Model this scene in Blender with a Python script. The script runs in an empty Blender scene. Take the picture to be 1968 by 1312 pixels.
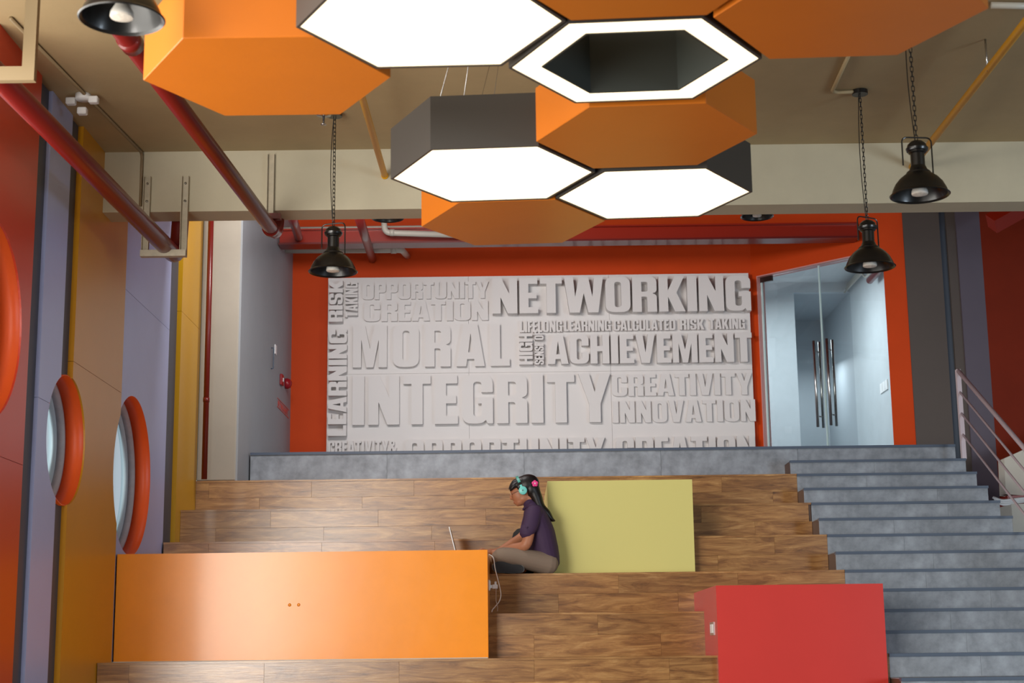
import bpy, bmesh, math, random
import numpy as np
from mathutils import Vector, Matrix
random.seed(7)
S = bpy.context.scene
COL = S.collection
# ------------------------------------------------------------------ camera
EYE = 1.625; PITCH = math.radians(11.3); ROLL = 0.012; FPX = 3007.0; W, H = 1968, 1312
_fw = np.array([0, math.cos(PITCH), math.sin(PITCH)]); _u0 = np.array([0, -math.sin(PITCH), math.cos(PITCH)]); _r0 = np.array([1., 0, 0])
_rt = math.cos(ROLL) * _r0 - math.sin(ROLL) * _u0
_up = math.cos(ROLL) * _u0 + math.sin(ROLL) * _r0
cam_d = bpy.data.cameras.new('camera'); cam = bpy.data.objects.new('camera', cam_d); COL.objects.link(cam)
cam_d.sensor_width = 36; cam_d.lens = 36 * FPX / W; cam_d.clip_start = .05; cam_d.clip_end = 300
_m = Matrix(((_rt[0], _up[0], -_fw[0], 0), (_rt[1], _up[1], -_fw[1], 0), (_rt[2], _up[2], -_fw[2], EYE), (0, 0, 0, 1)))
cam.matrix_world = _m
cam_d.dof.use_dof = True; cam_d.dof.focus_distance = 12.6; cam_d.dof.aperture_fstop = 4.0
S.camera = cam
# ------------------------------------------------------------------ world, lights, exposure
S.view_settings.view_transform = 'Standard'; S.view_settings.look = 'None'; S.view_settings.gamma = 1
S.view_settings.use_curve_mapping = False; S.view_settings.exposure = -0.1
wd = bpy.data.worlds.new('sky'); S.world = wd; wd.use_nodes = True
bg = wd.node_tree.nodes['Background']; bg.inputs[0].default_value = (.82, .91, 1, 1); bg.inputs[1].default_value = 0.62
def area(name, loc, target, sx, sy, power, color):
    l = bpy.data.lights.new(name, 'AREA'); l.shape = 'RECTANGLE'; l.size = sx; l.size_y = sy; l.energy = power; l.color = color
    o = bpy.data.objects.new(name, l); COL.objects.link(o); o.location = loc
    o.rotation_euler = (Vector(target) - Vector(loc)).to_track_quat('-Z', 'Y').to_euler()
    return o
area('daylight_window_left', (-3.0, 5.9, 3.0), (0, 7.4, 2.9), 4.4, 3.0, 300, (1.0, .95, .86))
area('daylight_glazing_front', (-5.2, -3.0, 2.9), (-.5, 15, 3.0), 3.0, 4.6, 660, (1.0, .95, .88))
area('daylight_glazing_right', (8.0, 3.0, 2.3), (.5, 16, 4.0), 2.0, 2.0, 280, (.72, .86, 1.0))
area('rooflight_behind_beam', (-1.3, 12.4, 5.75), (.5, 17.4, 4.4), 1.8, .7, 120, (1.0, .96, .93))
area('corridor_lamp', (3.2, 19.0, 6.1), (3.6, 19.2, 3.5), .9, .9, 62, (.88, .95, 1.0))
area('recess_fill', (4.1, 21.3, 5.55), (4.1, 21.5, 3.5), .5, .5, 12, (.88, .95, 1.0))  # added fill with no fitting behind it, brightens the dark recess

def ray(x, y): return _fw + (x - W / 2) / FPX * _rt - (y - H / 2) / FPX * _up
def atY(x, y, Y):
    r = ray(x, y); return Vector(np.array([0, 0, EYE]) + r * (Y / r[1]))
def atZ(x, y, Z):
    r = ray(x, y); return Vector(np.array([0, 0, EYE]) + r * ((Z - EYE) / r[2]))
def atX(x, y, X):
    r = ray(x, y); return Vector(np.array([0, 0, EYE]) + r * (X / r[0]))
# ------------------------------------------------------------------ materials
def srgb(r, g, b):
    f = lambda c: (c / 12.92 if c <= .04045 else ((c + .055) / 1.055) ** 2.4)
    return (f(r / 255), f(g / 255), f(b / 255), 1)
MATS = {}
def mat(name, col, rough=.5, metal=0, spec=.5, noise=0, nscale=6, bump=0, bscale=60, emit=0, coat=0, coords='Object'):
    if name in MATS: return MATS[name]
    m = bpy.data.materials.new(name); m.use_nodes = True; nt = m.node_tree; N = nt.nodes; L = nt.links
    b = N['Principled BSDF']; c = srgb(*col)
    b.inputs['Base Color'].default_value = c; b.inputs['Roughness'].default_value = rough; b.inputs['Metallic'].default_value = metal
    b.inputs['Specular IOR Level'].default_value = spec; b.inputs['Coat Weight'].default_value = coat; b.inputs['Coat Roughness'].default_value = .12
    if emit: b.inputs['Emission Color'].default_value = c; b.inputs['Emission Strength'].default_value = emit
    tc = N.new('ShaderNodeTexCoord')
    if noise:
        n = N.new('ShaderNodeTexNoise'); n.inputs['Scale'].default_value = nscale; n.inputs['Detail'].default_value = 6; n.inputs['Roughness'].default_value = .65
        L.new(tc.outputs[coords], n.inputs['Vector'])
        r = N.new('ShaderNodeValToRGB'); r.color_ramp.elements[0].position = .3; r.color_ramp.elements[1].position = .7
        k0, k1 = 1 - noise, 1 + noise
        r.color_ramp.elements[0].color = (c[0] * k0, c[1] * k0, c[2] * k0, 1); r.color_ramp.elements[1].color = (min(1, c[0] * k1), min(1, c[1] * k1), min(1, c[2] * k1), 1)
        L.new(n.outputs['Fac'], r.inputs['Fac']); L.new(r.outputs['Color'], b.inputs['Base Color'])
    if bump:
        n2 = N.new('ShaderNodeTexNoise'); n2.inputs['Scale'].default_value = bscale; n2.inputs['Detail'].default_value = 4
        L.new(tc.outputs[coords], n2.inputs['Vector'])
        bp = N.new('ShaderNodeBump'); bp.inputs['Strength'].default_value = bump; bp.inputs['Distance'].default_value = .01
        L.new(n2.outputs['Fac'], bp.inputs['Height']); L.new(bp.outputs['Normal'], b.inputs['Normal'])
    MATS[name] = m; return m
def wood_mat():
    m = bpy.data.materials.new('oak_vinyl'); m.use_nodes = True; nt = m.node_tree; N = nt.nodes; L = nt.links; b = N['Principled BSDF']
    tc = N.new('ShaderNodeTexCoord'); oi = N.new('ShaderNodeObjectInfo')
    cv = N.new('ShaderNodeVectorMath'); cv.operation = 'SCALE'; cv.inputs[0].default_value = (37, 11, 23); L.new(oi.outputs['Random'], cv.inputs['Scale'])
    ad = N.new('ShaderNodeVectorMath'); L.new(tc.outputs['Object'], ad.inputs[0]); L.new(cv.outputs[0], ad.inputs[1])
    mp = N.new('ShaderNodeMapping'); mp.inputs['Scale'].default_value = (1.3, 1.3, 9); L.new(ad.outputs[0], mp.inputs[0])
    n1 = N.new('ShaderNodeTexNoise'); n1.inputs['Scale'].default_value = 1.7; n1.inputs['Detail'].default_value = 8; n1.inputs['Roughness'].default_value = .68; n1.inputs['Distortion'].default_value = 1.2
    L.new(mp.outputs[0], n1.inputs['Vector'])
    mp2 = N.new('ShaderNodeMapping'); mp2.inputs['Scale'].default_value = (4, 4, 90); L.new(ad.outputs[0], mp2.inputs[0])
    n2 = N.new('ShaderNodeTexNoise'); n2.inputs['Scale'].default_value = 2; n2.inputs['Detail'].default_value = 5; L.new(mp2.outputs[0], n2.inputs['Vector'])
    r = N.new('ShaderNodeValToRGB'); e = r.color_ramp.elements
    e[0].position = .27; e[0].color = srgb(92, 58, 30); e[1].position = .75; e[1].color = srgb(206, 166, 112)
    a = e.new(.44); a.color = srgb(146, 100, 54); a = e.new(.58); a.color = srgb(176, 130, 76)
    L.new(n1.outputs['Fac'], r.inputs['Fac'])
    mx = N.new('ShaderNodeMix'); mx.data_type = 'RGBA'; mx.blend_type = 'MULTIPLY'; mx.inputs['Factor'].default_value = .5
    r2 = N.new('ShaderNodeValToRGB'); r2.color_ramp.elements[0].position = .35; r2.color_ramp.elements[0].color = (.62, .58, .52, 1); r2.color_ramp.elements[1].position = .62
    L.new(n2.outputs['Fac'], r2.inputs['Fac']); L.new(r.outputs['Color'], mx.inputs['A']); L.new(r2.outputs['Color'], mx.inputs['B'])
    hs = N.new('ShaderNodeHueSaturation'); mr = N.new('ShaderNodeMapRange'); mr.inputs['To Min'].default_value = .84; mr.inputs['To Max'].default_value = 1.12
    L.new(oi.outputs['Random'], mr.inputs['Value']); L.new(mr.outputs[0], hs.inputs['Value']); L.new(mx.outputs['Result'], hs.inputs['Color'])
    L.new(hs.outputs['Color'], b.inputs['Base Color']); b.inputs['Roughness'].default_value = .28; b.inputs['Specular IOR Level'].default_value = 1.0
    bp = N.new('ShaderNodeBump'); bp.inputs['Strength'].default_value = .12; bp.inputs['Distance'].default_value = .004
    L.new(n2.outputs['Fac'], bp.inputs['Height']); L.new(bp.outputs['Normal'], b.inputs['Normal'])
    MATS['wood'] = m; return m
def glass_mat(name, tint, ior=1.45):
    m = bpy.data.materials.new(name); m.use_nodes = True; nt = m.node_tree; N = nt.nodes; L = nt.links
    N.remove(N['Principled BSDF']); t = N.new('ShaderNodeBsdfTransparent'); t.inputs[0].default_value = tint
    g = N.new('ShaderNodeBsdfGlossy'); g.inputs['Roughness'].default_value = .02; fr = N.new('ShaderNodeFresnel'); fr.inputs[0].default_value = ior
    mx = N.new('ShaderNodeMixShader'); L.new(fr.outputs[0], mx.inputs[0]); L.new(t.outputs[0], mx.inputs[1]); L.new(g.outputs[0], mx.inputs[2])
    L.new(mx.outputs[0], N['Material Output'].inputs[0]); MATS[name] = m; return m
WOOD = wood_mat()
CONC = mat('concrete_vinyl', (134, 140, 148), .5, noise=.36, nscale=6, bump=.05, coords='Object')
NOSE = mat('nosing', (74, 86, 104), .45)
SIDE = mat('stair_side_brown', (84, 60, 46), .5)
CEIL = mat('beige_ceiling_paint', (172, 150, 112), .62, noise=.06, nscale=2.2, bump=.08, bscale=40)
BEAMM = mat('beam_paint', (190, 181, 156), .6, noise=.05, nscale=3, bump=.08, bscale=30)
GREYW = mat('blue_grey_plaster', (150, 156, 162), .6, noise=.04, nscale=2, bump=.05)
CREAM = mat('cream_plaster', (212, 206, 192), .6, noise=.04, nscale=3)
ORW = mat('orange_wall', (204, 68, 12), .6, spec=.2, noise=.04, nscale=2, bump=.05)
REDO = mat('red_orange_panel', (214, 62, 28), .3)
LAV = mat('lavender_panel', (180, 192, 238), .35, noise=.03, nscale=2)
MUST = mat('mustard_panel', (212, 146, 24), .32, noise=.03, nscale=2)
YEL = mat('yellow_panel', (200, 148, 10), .34)
GROOVE = mat('groove_grey', (72, 76, 88), .5)
ORING = mat('orange_reveal', (255, 98, 36), .4)
FRAMEG = mat('porthole_frame', (186, 184, 190), .5, noise=.1, nscale=14)
FRAMEB = mat('pale_blue_frame', (186, 208, 220), .5)
WHITE = mat('mural_white', (230, 226, 224), .55, bump=.03, bscale=90)
PLW = mat('white_plastic', (235, 235, 235), .4)
BLK = mat('black_enamel', (13, 12, 12), .34, coat=.25)
REDP = mat('red_pipe_paint', (104, 20, 16), .33, coat=.25)
REDB = mat('red_steel_beam', (150, 34, 12), .3, coat=.2)
PVC = mat('grey_pvc', (196, 192, 180), .4)
YP = mat('yellow_pipe', (238, 172, 10), .4)
STEEL = mat('stainless', (200, 200, 200), .22, metal=1)
GALV = mat('cream_channel', (188, 178, 156), .4, noise=.12, nscale=20)
HEXO = mat('orange_hex_laminate', (198, 108, 30), .3, noise=.03, nscale=3)
HEXD = mat('dark_hex_laminate', (62, 58, 54), .5)
HEXE = mat('lit_diffuser', (255, 234, 196), .5, emit=2.0)
BOXO = mat('orange_gloss_box', (248, 148, 8), .3, spec=.4, noise=.05, nscale=2.5, bump=.14, bscale=4, coat=.25)
BOXY = mat('pale_yellow_box', (214, 206, 124), .5)
BOXR = mat('red_box_laminate', (198, 50, 42), .42, noise=.03, nscale=2)
GLASS = glass_mat('door_glass', (.93, .96, .96, 1))
PANE = glass_mat('porthole_glass', (.95, .98, .99, 1), 1.12)

# ------------------------------------------------------------------ helpers
def setp(o, label=None, cat=None, group=None, kind=None):
    if label: o['label'] = label
    if cat: o['category'] = cat
    if group: o['group'] = group
    if kind: o['kind'] = kind
    return o
def empty(name, loc, **k):
    o = bpy.data.objects.new(name, None); COL.objects.link(o); o.location = loc; o.empty_display_size = .1
    return setp(o, **k)
def wloc(o):
    v = Vector((0, 0, 0))
    while o is not None: v += o.location; o = o.parent
    return v
def finish(name, me, m, parent=None, origin=None, smooth=False, **k):
    """me is in world coordinates; the object gets its origin at `origin` (or bbox base)."""
    if origin is None:
        co = np.array([v.co[:] for v in me.vertices]); lo, hi = co.min(0), co.max(0)
        origin = Vector(((lo[0] + hi[0]) / 2, (lo[1] + hi[1]) / 2, lo[2]))
    origin = Vector(origin); me.transform(Matrix.Translation(-origin))
    if smooth:
        for p in me.polygons: p.use_smooth = True
    o = bpy.data.objects.new(name, me); COL.objects.link(o)
    for mm in (m if isinstance(m, (list, tuple)) else [m]): me.materials.append(mm)
    if parent is not None: o.parent = parent; o.location = origin - wloc(parent)
    else: o.location = origin
    return setp(o, **k)
def bm_mesh(bm, name='m'):
    bmesh.ops.recalc_face_normals(bm, faces=bm.faces)
    me = bpy.data.meshes.new(name); bm.to_mesh(me); bm.free(); return me
def hexa(bm, pts):
    v = [bm.verts.new(p) for p in pts]
    for f in ((0, 1, 2, 3), (7, 6, 5, 4), (0, 4, 5, 1), (1, 5, 6, 2), (2, 6, 7, 3), (3, 7, 4, 0)): bm.faces.new([v[i] for i in f])
def bx(bm, x0, x1, y0, y1, z0, z1):
    hexa(bm, [(x0, y0, z0), (x1, y0, z0), (x1, y1, z0), (x0, y1, z0), (x0, y0, z1), (x1, y0, z1), (x1, y1, z1), (x0, y1, z1)])
def box(name, b, m, parent=None, bevel=0, seg=1, **k):
    bm = bmesh.new(); bx(bm, *b)
    if bevel: bmesh.ops.bevel(bm, geom=list(bm.edges), offset=bevel, segments=seg, affect='EDGES')
    return finish(name, bm_mesh(bm), m, parent, **k)
def boxes(name, bs, m, parent=None, **k):
    bm = bmesh.new()
    for b in bs: bx(bm, *b)
    return finish(name, bm_mesh(bm), m, parent, **k)
def add_tube(bm, pts, r, seg=12, cap=True, side=None, ell=None):
    pts = [Vector(p) for p in pts]; n = len(pts); rs = r if isinstance(r, (list, tuple)) else [r] * n
    es = ell if ell else rs
    rings = []; prev = None
    for i, p in enumerate(pts):
        t = (pts[min(i + 1, n - 1)] - pts[max(i - 1, 0)]).normalized()
        if side is not None: s = Vector(side)
        elif prev is None: s = Vector((0, 0, 1)) if abs(t.z) < .9 else Vector((1, 0, 0))
        else: s = prev
        s = (s - t * s.dot(t)); s.normalize(); prev = s; nn = t.cross(s)
        rings.append([bm.verts.new(p + s * es[i] * math.cos(a) + nn * rs[i] * math.sin(a)) for a in [2 * math.pi * j / seg for j in range(seg)]])
    for a, b in zip(rings, rings[1:]):
        for j in range(seg): bm.faces.new((a[j], a[(j + 1) % seg], b[(j + 1) % seg], b[j]))
    if cap: bm.faces.new(rings[0][::-1]); bm.faces.new(rings[-1])
def tube(name, pts, r, m, parent=None, seg=12, smooth=True, **k):
    bm = bmesh.new(); add_tube(bm, pts, r, seg); return finish(name, bm_mesh(bm), m, parent, smooth=smooth, **k)
def bend(pts, rad, n=6):
    """round the corners of a polyline"""
    pts = [Vector(p) for p in pts]; out = [pts[0]]
    for a, b, c in zip(pts, pts[1:], pts[2:]):
        p = b + (a - b).normalized() * rad; q = b + (c - b).normalized() * rad
        for i in range(n + 1):
            t = i / n; out.append(p * (1 - t) ** 2 + b * 2 * t * (1 - t) + q * t * t)
    return out + [pts[-1]]
def add_lathe(bm, prof, c=(0, 0, 0), seg=32, axis='z', close=False):
    rings = []; c = Vector(c)
    for r, z in prof:
        ring = []
        for j in range(seg):
            a = 2 * math.pi * j / seg; p = (r * math.cos(a), r * math.sin(a), z)
            if axis == 'y': p = (p[0], p[2], p[1])
            if axis == 'x': p = (p[2], p[0], p[1])
            ring.append(bm.verts.new(c + Vector(p)))
        rings.append(ring)
    prs = list(zip(rings, rings[1:])) + ([(rings[-1], rings[0])] if close else [])
    for a, b in prs:
        for j in range(seg): bm.faces.new((a[j], a[(j + 1) % seg], b[(j + 1) % seg], b[j]))
    if not close: bm.faces.new(rings[0][::-1]); bm.faces.new(rings[-1])
def lathe(name, prof, c, m, parent=None, seg=32, axis='z', close=False, **k):
    bm = bmesh.new(); add_lathe(bm, prof, c, seg, axis, close)
    return finish(name, bm_mesh(bm), m, parent, smooth=True, **k)
def outline_mesh(loops, depth):
    """filled 2D outline with holes, extruded: x,y in plane, z from 0 to depth"""
    cu = bpy.data.curves.new('c', 'CURVE'); cu.dimensions = '2D'; cu.fill_mode = 'BOTH'; cu.extrude = depth / 2
    for lp in loops:
        sp = cu.splines.new('POLY'); sp.points.add(len(lp) - 1)
        for q, p in zip(sp.points, lp): q.co = (p[0], p[1], 0, 1)
        sp.use_cyclic_u = True
    o = bpy.data.objects.new('tmp', cu); COL.objects.link(o)
    dg = bpy.context.evaluated_depsgraph_get(); me = bpy.data.meshes.new_from_object(o.evaluated_get(dg))
    bpy.data.objects.remove(o); bpy.data.curves.remove(cu)
    me.transform(Matrix.Translation((0, 0, depth / 2))); me.materials.clear()
    return me
def apply_mods(o):
    dg = bpy.context.evaluated_depsgraph_get(); me = bpy.data.meshes.new_from_object(o.evaluated_get(dg))
    o.modifiers.clear(); o.data = me
def copy_tree(o, parent=None):
    c = o.copy(); COL.objects.link(c); c.parent = parent
    for ch in list(o.children): copy_tree(ch, c)
    return c

# ------------------------------------------------------------------ layout numbers
R = .32; Z0 = 1.6
D = [11.0] + [11.07 + .62 * n for n in range(1, 7)]          # front edge of tier n
tz = lambda n: Z0 + R * n
XL, XS, XR = -2.9, 2.57, 4.2
ZC = 5.17; YB = 10.68; ZBB = 4.725
YW_ = 16.0
# ------------------------------------------------------------------ setting
box('floor', (-6, 11, -6, 12, -.2, 0), mat('ground_floor', (92, 88, 84), .4, noise=.1), kind='structure', label='grey floor in front of the tiers')
box('wall_sky_block_front', (-3.3, 9.6, -4.9, -4.7, 0, ZC), GREYW, kind='structure', label='unseen plain wall added behind the viewer to limit sky light')  # added out of view to keep open sky light out of the hall
box('wall_sky_block_right', (9.5, 9.7, -4.7, YW_ - .1, 0, 6.8), GREYW, kind='structure', label='unseen plain wall added far to the right to limit sky light')  # unseen, put in to shut out sky light from the right
box('ceiling', (-6, 9.6, -4.7, YB + .1, ZC, ZC + .25), CEIL, kind='structure', label='beige painted ceiling over the front of the hall')
bmx = bmesh.new(); bx(bmx, -3.1, 9.5, YB, YB + .25, ZBB, ZC + .4)
finish('trim_1', bm_mesh(bmx), BEAMM, kind='structure', label='deep beige concrete beam across the ceiling')
box('ceiling_2', (-4, 9, YB + .25, 18.2, 6.75, 6.9), mat('dark_red_roof', (120, 40, 26), .6), kind='structure', label='dark high ceiling behind the beam')
box('wall_back', (-2.8, 2.78, 17.5, 17.65, 2.2, 6.8), ORW, kind='structure', label='orange wall behind the white word mural')
box('wall_left_2', (-2.66, -2.515, 14.2, 17.5, tz(5), 6.8), GREYW, kind='structure', label='blue-grey side wall left of the landing')
box('wall_left_3', (-2.89, -2.53, 14.19, 14.45, tz(5), 6.8), mat('pillar_paint', (164, 158, 146), .6, noise=.04, nscale=3), kind='structure', bevel=.012, label='cream pillar at the end of the side wall')
# landing
fl = empty('floor_landing', (0, 16, 0), kind='structure', label='grey landing in front of the word mural')
box('slab', (-2.5, XR, D[6] + .02, 18.0, 3.2, tz(6) - .004), CONC, fl)
box('nosing', (-2.5, XR, D[6] - .012, D[6] + .06, tz(6) - .012, tz(6) + .012), NOSE, fl)
edges = [-2.5, -1.2, .1, 1.4, 2.7, XR]
for a, b in zip(edges, edges[1:]): box('riser_tile', (a + .001, b - .001, D[6], D[6] + .02, tz(5), tz(6) - .012), CONC, fl)
# diagonal wall with glass door: s along the wall from the mural corner, q behind it
CX, CY = 2.76, 17.5; K = math.sqrt(.5)
def dg(s, q, z): return (CX + K * s + K * q, CY - K * s + K * q, z)
def dbox(bm, s0, s1, q0, q1, z0, z1):
    hexa(bm, [dg(s0, q0, z0), dg(s1, q0, z0), dg(s1, q1, z0), dg(s0, q1, z0), dg(s0, q0, z1), dg(s1, q0, z1), dg(s1, q1, z1), dg(s0, q1, z1)])
SE = 2.02; DS0, DS1, DZ = .07, 1.73, 5.84
bm = bmesh.new(); dbox(bm, -.1, DS0, 0, .14, 3.2, 6.8); dbox(bm, DS1, SE, 0, .14, 3.2, 6.8); dbox(bm, DS0, DS1, 0, .14, DZ, 6.8)
finish('wall_door', bm_mesh(bm), ORW, kind='structure', label='orange diagonal wall around the glass door')
def glass_door(n, s0, s1, hs, label):
    e = empty('door_%d' % n, dg((s0 + s1) / 2, .07, tz(6)), kind='structure', label=label)
    bm = bmesh.new(); dbox(bm, s0, s1, .064, .076, tz(6) + .006, DZ - .012); finish('pane', bm_mesh(bm), GLASS, e)
    EDG = mat('glass_edge', (206, 232, 234), .15)
    bm = bmesh.new(); se = s1 if n == 1 else s0; dbox(bm, se - .006, se + .006, .063, .077, tz(6) + .006, DZ - .012); finish('glass_edge', bm_mesh(bm), EDG, e)
    for q in (.02, .125):
        h = tube('pull_handle', [dg(hs, q, tz(6) + .5), dg(hs, q, tz(6) + 1.46)], .016, STEEL, e, seg=14)
        for zz in (.62, 1.34): tube('standoff', [dg(hs, q, tz(6) + zz), dg(hs, .07, tz(6) + zz)], .008, STEEL, h, seg=8)
    if n == 1:
        bm = bmesh.new(); dbox(bm, s0, s0 + .16, .055, .085, DZ - .07, DZ - .012); finish('patch_hinge', bm_mesh(bm), mat('dark_steel', (96, 88, 84), .3, metal=1), e)
        bm = bmesh.new(); dbox(bm, s0 - .0, s0 + .02, .06, .08, tz(6), DZ - .07); finish('edge_strip', bm_mesh(bm), EDG, e)
    return e
glass_door(1, DS0 + .01, .868, .79, 'left leaf of the frameless glass door with a steel bar handle')
glass_door(2, .874, DS1 - .01, .96, 'right leaf of the frameless glass door with a steel bar handle')
PINK = mat('jamb_pink_reflection', (214, 150, 146), .4)  # orange wall's reflection on the glass edge, painted in as pink
bm = bmesh.new(); dbox(bm, DS0, DS1, .0, .14, DZ - .011, DZ); dbox(bm, DS0, DS0 + .009, .0, .14, tz(6), DZ - .01)
finish('trim_2', bm_mesh(bm), PINK, kind='structure', label='reveal around the glass door with the orange wall reflection painted pink')
# corridor behind the glass
LW = mat('pale_corridor_plaster', (196, 204, 208), .6, noise=.05, nscale=3); DW = mat('grey_corridor_wall', (176, 184, 190), .6)
yb = 20.5; oz = atY(1525, 562, yb).z; xo0 = atY(1532, 700, yb).x; xo1 = atY(1641, 700, yb).x; cz = atY(1640, 542, yb).z
boxes('wall_corridor', [(2.3, xo0, yb, yb + .1, 3.3, cz), (xo0, xo1, yb, yb + .1, oz, cz), (xo0 - .1, xo0, yb + .1, 22.4, 3.3, oz), (2.2, 2.3, 17.7, yb, 3.3, cz)], LW, kind='structure', label='pale corridor wall seen through the glass door')
boxes('wall_corridor_recess', [(xo0, xo1 + .1, 22.3, 22.4, 3.3, oz), (xo0, xo1 + .1, yb + .1, 22.3, oz, oz + .1), (xo1, xo1 + .1, yb, 22.3, 3.3, oz)], DW, kind='structure', label='grey recess at the end of the corridor')
box('wall_corridor_right', (xo1, xo1 + .12, 16.35, yb, 3.3, cz), LW, kind='structure', label='bright right-hand wall of the corridor')
box('ceiling_corridor', (2.2, xo1 + .1, 17.72, 22.4, cz, cz + .1), mat('corridor_ceiling', (206, 210, 212), .6), kind='structure', label='white corridor ceiling')
box('floor_corridor', (2.2, xo1 + .1, 17.9, 22.4, 3.3, tz(6)), CONC, kind='structure', label='corridor floor')
for i, dz in enumerate((.05, .10, .15)):
    tube('conduit', bend([(xo1 - .04 - .02 * i, 20.45, cz - dz), (xo1 - .04 - .02 * i, 19.4, cz - dz), (xo1 - .04 - .02 * i, 19.2, cz - dz - .1), (xo1 - .04 - .02 * i, 17.9, cz - dz - .1)], .06), .014, PVC, seg=8,
         label=('topmost', 'middle', 'lowest')[i] + ' grey conduit under the corridor ceiling behind the glass', cat='conduit', group='corridor conduits')
tube('red_pipe_stub', [(xo1 - .1, 18.9, cz - .36), (xo1 - .1, 17.5, cz - .36)], .045, REDP, label='short red pipe high on the corridor wall', cat='pipe')
sw = empty('switch_plate', (xo1 - .012, 18.9, 4.7), label='row of white light switches on the corridor wall', cat='light switch')
for i in range(3): box('switch', (xo1 - .012, xo1, 18.95 - .13 * i, 19.07 - .13 * i, 4.72, 4.84), PLW, sw)
# right-hand walls
BRN = mat('brown_grey_wall', (88, 78, 72), .6, noise=.04, nscale=2); PUR = mat('purple_grey_wall', (94, 86, 98), .6, noise=.04, nscale=2); BLU = mat('blue_grey_strip', (80, 88, 100), .6)
YW = CY - K * SE; XW = CX + K * SE
wr = empty('wall_right', (5, YW, 0), kind='structure', label='brown, blue-grey and purple-grey striped wall right of the glass door')
x1 = atY(1834, 858, YW).x; x2 = atY(1848, 858, YW).x; x3 = atY(1866, 858, YW).x; x4 = atY(1913, 858, YW).x
box('stripe', (XW - .02, x1, YW, YW + .15, 1.2, 6.8), BRN, wr)
box('stripe', (x1, x2, YW + .05, YW + .15, 1.2, 6.8), BLU, wr)
box('stripe', (x2, x3, YW + .01, YW + .15, 1.2, 6.8), BRN, wr)
box('stripe', (x3, x4, YW - .02, YW + .15, 1.2, 6.8), PUR, wr)
box('wall_right_2', (x4, 9.5, YW - .02, YW + .15, 0, 6.8), mat('deep_orange_wall', (122, 36, 10), .6, spec=.2, noise=.05), kind='structure', label='dark orange wall at the far right')
# sloped red steel at the upper right and the white stringer beyond the rail
p0, p1 = atY(1905, 430, 15.2), atY(2010, 372, 15.2)
tube('sloped_steel_beam', [p0, p1], .11, REDB, seg=4, smooth=False, label='sloped dark red steel beam at the upper right edge', cat='steel beam')
ws = [atY(*p, 15.4) for p in ((1927, 882), (2060, 822), (2060, 962), (1930, 950))]
bm = bmesh.new(); hexa(bm, [(p.x, 15.35, p.z) for p in ws] + [(p.x, 15.55, p.z) for p in ws])
finish('stair_stringer', bm_mesh(bm), CREAM, label='white sloped stair parapet behind the handrail', cat='parapet')
q0 = atY(1924, 956, 15.3); q1 = atY(1960, 985, 15.3)
box('red_ledge', (q0.x, 6.4, 15.1, 15.5, q1.z + .06, q0.z), REDB, label='thin red ledge below the white parapet', cat='ledge')
box('white_ledge', (q0.x, 6.4, 15.0, 15.5, q1.z - .75, q1.z + .06), CREAM, label='white half wall under the red ledge', cat='half wall')
for i in range(3):
    a = atY(1908 + 3 * i, 955 + 3 * i, 15.05); b = atY(1925, 962 + 4 * i, 15.02); c = atY(1985, 955 + 3 * i, 15.02)
    tube('wall_conduit', bend([a, b, c], .04), .012, PLW, seg=8, label=('upper', 'middle', 'lower')[i] + ' white conduit curving past the end of the stair', cat='conduit', group='conduits by the stair end')

# ------------------------------------------------------------------ left wall with portholes
XF = {'lav': -2.90, 'must': -2.888, 'yel': -2.885, 'red': -2.888}
PORT = [(8.45, 3.49, .57), (10.06, 3.02, .42), (11.85, 2.99, .605)]
def cut_holes(o, holes):
    cs = []
    for (y, z, r) in holes:
        bm = bmesh.new(); add_lathe(bm, [(r, -.8), (r, .8)], (-3.0, y, z), 64, 'x'); c = finish('cutter', bm_mesh(bm), FRAMEG); cs.append(c)
        md = o.modifiers.new('b', 'BOOLEAN'); md.object = c; md.operation = 'DIFFERENCE'; md.solver = 'EXACT'
    bpy.context.view_layer.update(); mats = list(o.data.materials); apply_mods(o)
    for c in cs: bpy.data.objects.remove(c)
YN = 8.35
wl = box('wall_left', (-3.12, -2.925, YN, 14.2, 0, 5.4), GROOVE, kind='structure', label='panelled left wall with round porthole windows', origin=(-3, 11, 0))
def panel(y0, y1, xf, m, holes, zt=(0, 5.4)):
    zs = zt
    for z0, z1 in zip(zs, zs[1:]):
        o = box('panel', (-2.926, xf, y0, y1, z0 + .0015, z1 - .0015), m, wl)
        hs = [h for h in holes if h[1] - h[2] < z1 and h[1] + h[2] > z0 and h[0] - h[2] < y1 and h[0] + h[2] > y0]
        if hs: cut_holes(o, hs)
SP = [(0, 3.0, 5.4)]
panel(YN, 9.17, XF['red'], REDO, PORT, (0, 2.75, 5.4))
panel(9.44, 9.90, XF['lav'], LAV, PORT, (0, 3.2, 5.4))
panel(10.12, 11.40, XF['must'], MUST, PORT, (0, 3.55, 5.4))
panel(11.40, 12.97, XF['lav'], LAV, PORT, (0, 4.35, 6.8))
panel(13.36, 14.185, XF['yel'], YEL, [], (0, 4.6, 6.8))
cut_holes(box('edge_strip', (-2.926, -2.912, 9.90, 9.925, 0, 5.4), MUST, wl), PORT)
box('edge_strip', (-2.926, -2.912, 12.97, 13.0, 0, 6.8), YEL, wl)
cut_holes(wl, PORT)
box('wall_left_4', (-3.12, -2.925, YB + .26, 14.2, 5.401, 6.8), GROOVE, kind='structure', label='upper part of the left wall behind the beam')
names = ['large orange-rimmed porthole cut off by the left edge of the photo', 'small orange-rimmed porthole between lavender and mustard panels', 'large orange-rimmed porthole beside the orange box']
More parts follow.
